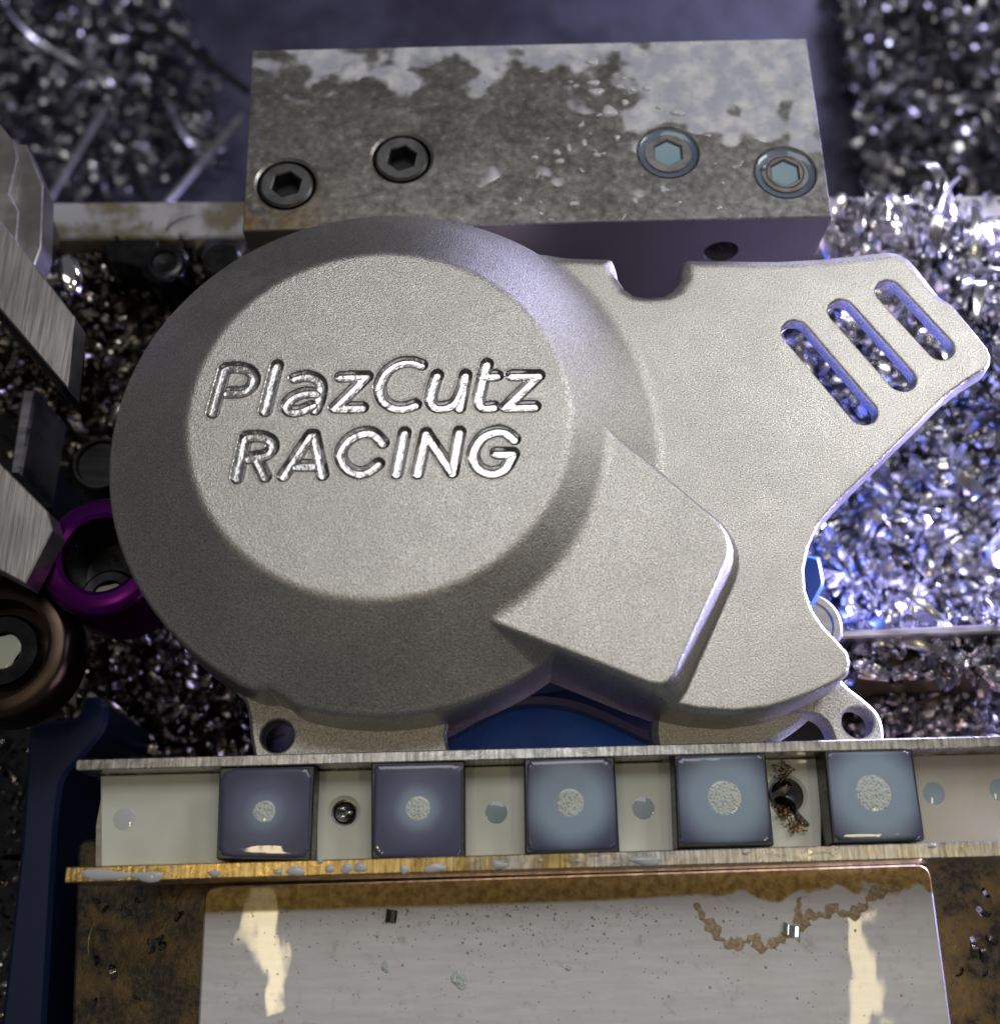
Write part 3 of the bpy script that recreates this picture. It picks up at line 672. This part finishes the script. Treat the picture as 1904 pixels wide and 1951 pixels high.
# ================================================================ chips
def chip_arrays(n, pos, size, tint=1., curl=(1.4, 5.2), long_=0.15, sides=1):
    S = 8; V = np.zeros((n, (S + 1) * 3, 3)); t = np.linspace(-.5, .5, S + 1)
    ang = rng.uniform(*curl, n); ln = rng.gamma(4, .25, n) * size; ln = np.where(rng.random(n) < long_, ln * 2.1, ln); wd = rng.uniform(.25, .55, n) * size * .8
    R = ln / ang; a = t[None] * ang[:, None]; taper = 1 - .45 * (2 * t[None]) ** 6
    pitch = rng.uniform(-.5, .5, n) * size
    for k, (sv, bow) in enumerate(((-1, 0), (0, .18), (1, 0))):
        V[:, k::3, 0] = R[:, None] * np.sin(a); V[:, k::3, 1] = sv * wd[:, None] * .5 * taper + pitch[:, None] * t[None]
        V[:, k::3, 2] = R[:, None] * (np.cos(a) - 1) + bow * wd[:, None] * taper
    q = rng.normal(size=(n, 4)); q /= np.linalg.norm(q, axis=1)[:, None]; w_, x, y, z = q.T
    M = np.stack([1 - 2 * (y * y + z * z), 2 * (x * y - z * w_), 2 * (x * z + y * w_), 2 * (x * y + z * w_), 1 - 2 * (x * x + z * z), 2 * (y * z - x * w_), 2 * (x * z - y * w_), 2 * (y * z + x * w_), 1 - 2 * (x * x + y * y)], -1).reshape(n, 3, 3)
    V = np.einsum('nij,nkj->nki', M, V) + pos[:, None]
    Q = []
    for s in range(S):
        for k in range(2): b = s * 3 + k; Q.append([b, b + 1, b + 4, b + 3])
    Q = np.array(Q); QQ = (Q[None] + (np.arange(n) * (S + 1) * 3)[:, None, None]).reshape(-1, 4)
    return V.reshape(-1, 3), QQ
def pile(name, polyuv, z, n, size, mat, label, thick=8., bumpy=8., rise=None):
    poly = PP(polyuv, z); xs = [p[0] for p in poly]; ys = [p[1] for p in poly]; out = []
    x = rng.uniform(min(xs), max(xs), n * 4); y = rng.uniform(min(ys), max(ys), n * 4)
    s = sdf_poly(x, y, poly); m = s < rng.exponential(2.0, len(s)) - 1; x, y, s = x[m][:n], y[m][:n], s[m][:n]
    hill = bumpy * (.5 + .5 * np.sin(x * .09 + 1) * np.cos(y * .07 + 2)) + bumpy * .6 * np.sin(x * .031 + y * .045)
    zz_ = z + hill * SS(-s / 15 + .2) + rng.random(len(x)) ** .7 * thick
    if rise: zz_ = zz_ + rise[2] * SS((y - rise[0]) / (rise[1] - rise[0]))
    V, Q = chip_arrays(len(x), np.stack([x, y, zz_], -1), size)
    return tag(link(name, mesh_np(name, V, Q), mat), label, 'chips', None, 'stuff')
zc = -122
pile('chip_pile', [(1500, 540), (2000, 520), (2000, 1190), (1640, 1195), (1540, 1160), (1480, 900), (1350, 700), (1300, 480)], zc, 7000, 12, CHIP, 'bright pile of curled aluminium chips filling the right side', 16, 10, (150, 200, 30))
pile('chip_pile', [(1640, 1290), (2000, 1270), (2000, 1440), (1600, 1440)], zc + 4, 1300, 6.0, CHIPM2, 'dim chips between the right foot of the cover and the rail', 8, 4)
pile('chip_pile', [(60, 560), (300, 560), (560, 500), (400, 700), (280, 900), (240, 960), (120, 900), (0, 780), (40, 500)], zc, 2200, 8, CHIPD, 'dull chips between the sloping jaws and the dome', 10, 7, (150, 195, 28))
pile('chip_pile', [(120, 1230), (300, 1200), (520, 1290), (500, 1470), (200, 1470), (120, 1330)], zc + 6, 1500, 7, CHIPD, 'dark golden chips below the purple collar', 8, 5)
pile('chip_pile', [(1600, -60), (2000, -60), (2000, 380), (1640, 380)], -288, 2600, 14.0, CHIPBG, 'blurred chips on the deep floor behind the clamp block, top right', 10, 6)
pile('chip_pile', [(-40, -60), (300, -60), (400, 120), (420, 330), (160, 380), (60, 300), (-40, 200)], -290, 1000, 12, CHIPBG, 'blurred chips on the deep floor at the top left', 6, 4)
pile('chip_pile', [(-60, 1370), (50, 1380), (60, 1900), (-60, 2000)], zc, 260, 4.5, CHIPD, 'almost black chips in the bottom left corner', 5, 4)
pile('chip_pile', [(1600, 1180), (2000, 1170), (2000, 1300), (1600, 1300)], -78, 260, 9, CHIPM2, 'loose chips hanging over the guide bars at the right', 6, 2)
def one_chip(u, v, z, size, label, group=None, mat=None, rot=None, curl=2.2, width=.4, seed=0):
    S = 14; r = random.Random(seed); V = []; F = []; R = size / curl; th = .12
    for i in range(S + 1):
        t = i / S - .5; a = t * curl; tp = 1 - .8 * (2 * t) ** 4
        for q, (sv, dz) in enumerate(((-1, 0), (1, 0), (1, th), (-1, th))): V.append((R * math.sin(a), R * (math.cos(a) - 1), sv * width * size * .5 * tp + dz))
        if i:
            b = (i - 1) * 4
            for q in range(4): F.append((b + q, b + (q + 1) % 4, b + 4 + (q + 1) % 4, b + 4 + q))
    F += [(3, 2, 1, 0), tuple(S * 4 + k for k in range(4))]
    me = mesh_from('metal_chip', V, F, .8); o = link('metal_chip', me, mat or CHIPM); x, y = P(u, v, z)
    o.location = Vector((x, y, z)) * MM; o.rotation_euler = rot or (r.uniform(.6, 1.5), r.uniform(-.4, .4), r.uniform(0, 6.28))
    return tag(o, label, 'metal chip', group)
# ================================================================ floors, ledge, fixture parts
def slabrect(name, x0, x1, y0, y1, z0, z1, mat, bev=.5): return tag(prism(name, [(x0, y0), (x1, y0), (x1, y1), (x0, y1)], z0, z1, mat, None, bev=bev), None, None, None, 'structure')
slabrect('machine_floor', -900, 900, 240, 1800, -320, -300, FLOORM)
yb = P(1700, 376, -76)[1]; yf2 = P(200, 448, -76)[1]
slabrect('machine_table', -900, 900, -600, yb - 2, -150, zc - 4, TABLEM)
led = empty('ledge_bar', (0, yb, -90), 'long pale wet steel ledge running behind the fixture', 'ledge')
prism('ledge_body', [(-900, yf2 - 9), (900, yf2 + 6), (900, yb + 6), (-900, yb - 10)], -126, -74, LEDGEM, led, bev=.8)
# panels and step on the deep floor
pan = slabrect('floor_panel', -230, 250, P(900, 390, -294)[1], P(900, -60, -294)[1] + 80, -299.9, -294, FLOORM, 1.5)
for i, (a_, b_) in enumerate([((292, 40), (474, 178)), ((196, 215), (70, 430)), ((300, 415), (462, 225)), ((250, 300), (290, 405))]):
    p, q = Vector((*P(*a_, -270), -270 + i)), Vector((*P(*b_, -270), -268)); 
    V, F = cyl_vf(p, q - p, 2.4, (q - p).length, 10)
    tag(link('thin_rod', mesh_from('thin_rod', V, F, .6), LEDGE if i in (1, 2) else DARKST), ['dark blurred rod running down to the left end of the clamp block', 'thin pale rod leaning beside the upper left jaw', 'pale rod slanting up towards the left end of the clamp block', 'short dark rod between the two pale rods'][i], 'rod')
# blue fixture under the cover
SHADEBLUE = Mt('blue_paint_with_shade', (.002, .012, .06), 0., .45).m  # blue paint with its deep shade put into the colour
bf = empty('blue_fixture', (30, 70, -126), 'glossy blue painted fixture body visible under the cover', 'fixture')
prism('fixture_base', rounded(PP([(846, 1200), (1300, 1150), (1500, 1050), (1562, 1060), (1572, 1112), (1530, 1190), (1252, 1260), (1250, 1470), (850, 1470)], -48), 2, 4), -126, -48, BLUE, bf, bev=1.)
lip_ = spline([(1255, 1418), (1150, 1368), (1085, 1345), (1020, 1338), (960, 1348), (900, 1378), (846, 1408)], 6) + [(846, 1180), (1255, 1180)]
prism('fixture_lip', PP(lip_, -40), -47.9, -40, SHADEBLUE, bf, bev=1.6)
prism('unseen_light_block', [(-54, 60), (20, 70), (70, 78), (74, 120), (60, 172), (-54, 178)], -126, -20, SHADEBLUE, bf, bev=1.)  # unseen block added under the cover to stop the violet lamp's light
prism('unseen_light_block_low', [(-56, 8), (80, 12), (84, 60), (-56, 60)], -126, -62, SHADEBLUE, bf, bev=1.)  # lower unseen block, added to stop violet light passing beneath the rail
ba = empty('painted_bracket', (-120, 10, -126), 'blue painted arm, its deep shade put into the colour, running down the lower left edge', 'bracket')
prism('bracket_body', rounded(PP([(55, 1375), (150, 1368), (158, 1322), (206, 1338), (204, 1385), (160, 1440), (120, 1480), (108, 1560), (100, 1700), (80, 2050), (-10, 2050), (40, 1600)], -66), 3, 4), -126, -66, SHADEBLUE, ba, bev=1.2)
sp = empty('blue_spacer', (-130, 130, -126), 'small blue block behind the left jaws', 'block')
prism('spacer_body', PP([(20, 870), (70, 850), (60, 930), (20, 930)], -50), -126, -50, SHADEBLUE, sp, bev=.6)
# brown stained plate round the lower block
bp = tag(prism('base_plate', rounded(PP([(148, 1600), (2100, 1500), (2100, 2150), (130, 2150)], -56), 3, 3), -126, -56, BROWN, None, bev=.8), None, None, None, 'structure')
for k in range(24):
    u, v = (random.uniform(170, 375), random.uniform(1700, 1945)) if k < 14 else (random.uniform(1800, 1900), random.uniform(1660, 1940))
    if k >= 14 and u < 1800 + (v - 1660) * .12: continue
    one_chip(u, v, -55, random.uniform(2.2, 5.5), 'small curled chip lying on the brown stained plate left of the lower block' if k < 14 else 'small curled chip lying on the brown stained plate right of the lower block', 'loose chips left of the lower block' if k < 14 else 'loose chips right of the lower block', CHIPD, seed=k, width=.3)
one_chip(168, 1810, -53, 14, 'long thin golden curl standing on the brown plate at the lower left', None, m_chip('golden_chip', (.9, .75, .45), (.9, .75, .45), .2), (0.2, 0, 1.75), 1.2, .10)
# square chips on the lower block
def flake(u, v, z, w_, d, label, mat, rot, rz):
    V = []; F = []; n = 7
    for i in range(n):
        for j, (yy, dz) in enumerate(((-.5, 0), (.5, 0), (.5, .15), (-.5, .15))):
            t = i / (n - 1) - .5; V.append((t * w_, yy * d * (1 + .1 * math.sin(i * 2)), dz + .9 * t * t * 2 + .12 * math.sin(i * 2.4)))
        if i:
            b = (i - 1) * 4
            for q in range(4): F.append((b + q, b + (q + 1) % 4, b + 4 + (q + 1) % 4, b + 4 + q))
    F += [(3, 2, 1, 0), tuple((n - 1) * 4 + k for k in range(4))]
    o = link('square_chip', mesh_from('square_chip', V, F, .5), mat); x, y = P(u, v, z); o.location = Vector((x, y, z + .25)) * MM; o.rotation_euler = (rot, .1, rz); return tag(o, label, 'metal chip')
flake(1505, 1773, zl2, 4.2, 2.6, 'shiny square chip lying at the edge of the tan dry patch on the lower block', CHIPM, -.26, -.25)
flake(745, 1746, zl2, 2.6, 3.0, 'small dark square chip on the lower block, nearer its back edge', DARKST, .0, -.1)
# black chips in the gap left of the last square block
gc = P(1500, 1510, -16)
for k, (u, v, lab) in enumerate([(1490, 1492, 'dark curled chip at the top of the drilled hole in the channel'), (1505, 1530, 'black sickle-shaped chip across the drilled hole in the channel'), (1522, 1560, 'bright pointed chip below the drilled hole in the channel')]):
    one_chip(u, v, -19.6, [7, 8, 6][k], lab, 'chips in the channel gap', [DARKST, BLACK, CHIPM][k], (.9, .2, [.3, -.6, 2.2][k]), 2., .3)
for k, (u, v) in enumerate([(1490, 1470), (1490, 1548), (1512, 1572)]):
    c = P(u, v, -20); n_ = 70; q = rng.normal(size=(n_, 3)) * np.array([[1.3, 1.7, .5], [.9, 1., .5], [1., 1.1, .5]][k]) + np.array([c[0], c[1], -19.9])
    V_, Q_ = chip_arrays(n_, q, 1.1, curl=(1.5, 4.5))
    tag(link('swarf_clump', mesh_np('swarf_clump', V_, Q_), GOLDCH), ['golden brown swarf clump above the black chips in the channel', 'small brown swarf clump under the sickle-shaped chip', 'brown swarf clump beside the bright pointed chip'][k], 'swarf clump', 'swarf clumps in the channel')
tag(lathe('oily_hole', *P(1498, 1515, -20.6), [(4.1, -23.9), (4.1, -20.7), (3.7, -20.6), (.01, -21.4)], BLACK, None, 40), 'black oily hole under the sickle-shaped chip in the channel', 'hole')

# ================================================================ jaws, collars, screws on the left
def jaw(label, pts, z, depth, mat, bev=.35, name='clamp_jaw'):
    w_ = PP(pts, z); cx = sum(p[0] for p in w_) / len(w_); cy = sum(p[1] for p in w_) / len(w_)
    s = empty(name, (cx, cy, z - depth), label, 'jaw'); prism('jaw_body', w_, z - 9, z, mat, s, bev=bev)
    q_ = [(cx + (x - cx) * .9 - 3, cy + (y - cy) * .9) for x, y in w_]; prism('jaw_shank', q_, z - depth - 12, z - 9, BLACK, s, bev=.1); return s
JAWM = m_steel('sawn_jaw_steel', (.66, .64, .63), .42, (1200, 60, 60), .1, 0)
j = jaw('grey stepped jaw at the left edge, the uppermost of the three', [(-120, 150), (0, 236), (28, 272), (50, 275), (82, 352), (78, 470), (60, 520), (-120, 520)], -18, 14, m_steel('smooth_jaw_steel', (.5, .49, .48), .4, (80, 80, 80), .05))
prism('jaw_step', PP([(-120, 150), (0, 236), (28, 272), (34, 300), (18, 368), (36, 402), (30, 470), (-120, 470)], -15), -17.9, -15, m_steel('smooth_jaw_steel', (.55, .54, .52), .4, (80, 80, 80), .05), j, bev=.4)
jaw('brushed steel jaw with a sharp corner pointing at the dome, middle of the three', [(-120, 275), (0, 418), (142, 603), (129, 738), (0, 588), (-120, 450)], -6, 12, JAWM)
jaw('brushed steel jaw beside the purple collar, lowest of the three', [(-120, 780), (0, 882), (92, 975), (100, 1010), (48, 1112), (0, 1086), (-120, 1030)], -14, 14, JAWM)
bar = empty('support_strut', (-120, 120, -60), 'bright narrow steel strut between the middle and lowest jaws', 'strut')
prism('strut_body', PP([(42, 740), (70, 742), (40, 905), (16, 905)], -35), -60, -35, LEDGE, bar, bev=.8)
foil = tag(link('chip_sheet', dome_mesh('chip_sheet', *P(112, 520, -40), -44, 6, 9, 5, 3), CHIPM), 'bright crumpled aluminium scrap behind the corner of the middle jaw', 'scrap')
def collar(label, cat, u, v, z, R, r, depth, mat, milk_mat, R2=None, sr=8, hr=3.8, name='collar'):
    cx, cy = P(u, v, z); s = empty(name, (cx, cy, z - depth - 6), label, cat)
    lathe('collar_ring', cx, cy, [(R * 1.0, z - depth - 6), (R, z - 9), (R - .4, z - 8), (R - .4, z - 6.5), (R + .2, z - 5.8), (R + .2, z - 3), (R - 1.2, z - .6), (R - 2.0, z - .1), (r + 1.2, z), (r, z - .8), (r - .3, z - depth), (.1, z - depth)], mat, s, 72)
    return s, cx, cy
pc, cx, cy = collar('purple anodised collar with a black bore, half hidden by the dome', 'collar', 190, 1054, -24, 17.0, 10.6, 20, PURPLE, None)
def sunk_screw(cx, cy, z, R, hr, label, liquid):
    s = empty('sunk_screw', (cx, cy, z - 7), label, 'screw')
    hexp = circle(cx, cy, hr, 28)
    V, F = prism_vf(circle(cx, cy, R, 48), z - 7, z, [hexp], .8, .4); link('screw_head', mesh_from('screw_head', V, F, .5), BLACK, s)
    if liquid: link('coolant_fill', dome_mesh('coolant_fill', cx, cy, z - 1., hr, hr, .6, 2, 28), liquid, s)
    else: prism('socket_floor', circle(cx, cy, hr + .2, 28), z - 5, z - 4, BLACK, s, bev=.1)
sunk_screw(*P(207, 1138, -38), -38, 8.2, 4.6, 'black screw with greenish coolant in its head, deep in the purple collar', m_liquid('greenish_coolant', (.40, .43, .33), (.45, .48, .38)))
lathe('x', 0, 0, [(1, 0), (.5, 0)], BLACK); bpy.data.objects.remove(bpy.data.objects['x'])
LIN = lathe('bore_lining', cx, cy, [(.1, -43.0), (9.7, -42.9), (10.2, -30), (10.35, -27.5)], BLACK, pc, 64, cap=False)
wc, cx2, cy2 = collar('brownish steel collar at the left edge below the purple one', 'collar', -8, 1232, -30, 19.5, 13.5, 9, m_steel('worn_brown_steel', (.09, .065, .05), .35, (100, 100, 100), .05), None)
sunk_screw(cx2, cy2, -34, 10.2, 5.0, 'black screw with milky coolant in its head inside the brownish collar', m_liquid('pale_green_coolant', (.46, .49, .42), (.50, .53, .45)))
for (u, v, z, R, lab) in [(312, 497, -62, 8.2, 'black round screw head above the chips, left of the dome'), ]:
    x, y = P(u, v, z); s = empty('button_screw', (x, y, z - 20), lab, 'screw')
    lathe('screw_head', x, y, [(R, z - 20), (R, z - 2.5), (R - .9, z - .8), (R - 2.4, z), (4.4, z), (4.0, z - 1.2), (.1, z - 1.6)], BLACK, s, 56)
x, y = P(420, 492, -62); s = empty('black_stud', (x, y, -126), 'black round stud half hidden behind the dome below the clamp block', 'stud')
lathe('stud_body', x, y, [(7, -126), (7, -63), (6, -62), (.1, -62)], BLACK, s, 48)
x, y = P(230, 470, -66); s = empty('black_bracket', (x, y, -126), 'black bracket left of the round screw head', 'bracket')
prism('bracket_body', rounded(PP([(205, 455), (300, 455), (300, 520), (240, 500), (205, 500)], -66), 1.5, 3), -126, -66, BLACK, s)
# black machined cylinder above the purple collar, bars on the right
x, y = P(190, 880, -50); s = empty('dark_boss', (x, y, -126), 'dark round boss with a bright rim above the purple collar', 'boss')
lathe('boss_body', x, y, [(9, -126), (9, -52), (8.2, -50.5), (7.4, -50.5), (7, -52), (.1, -52)], DARKST, s, 48)
gb = empty('guide_bar', (150, 70, -126), 'pale guide bar with a yellow stained edge at the right, below the big chip pile', 'bar')
prism('bar_body', PP([(1560, 1244), (2000, 1232), (2000, 1282), (1560, 1292)], -80), -126, -80, m_steel('yellow_stained_steel', (.24, .21, .12), .4), gb, bev=.8)
prism('bar_rim', PP([(1600, 1200), (2000, 1185), (2000, 1202), (1600, 1216)], -64), -126, -64, LEDGE, gb, bev=.6)
x, y = P(1540, 1190, -50); s = empty('steel_stud', (x, y, -126), 'pale round steel stud beside the right waist of the cover', 'stud')
lathe('stud_body', x, y, [(9.8, -126), (9.8, -51), (9, -50), (7.2, -50), (6.8, -50.6), (.1, -50.6)], LEDGE, s, 56)
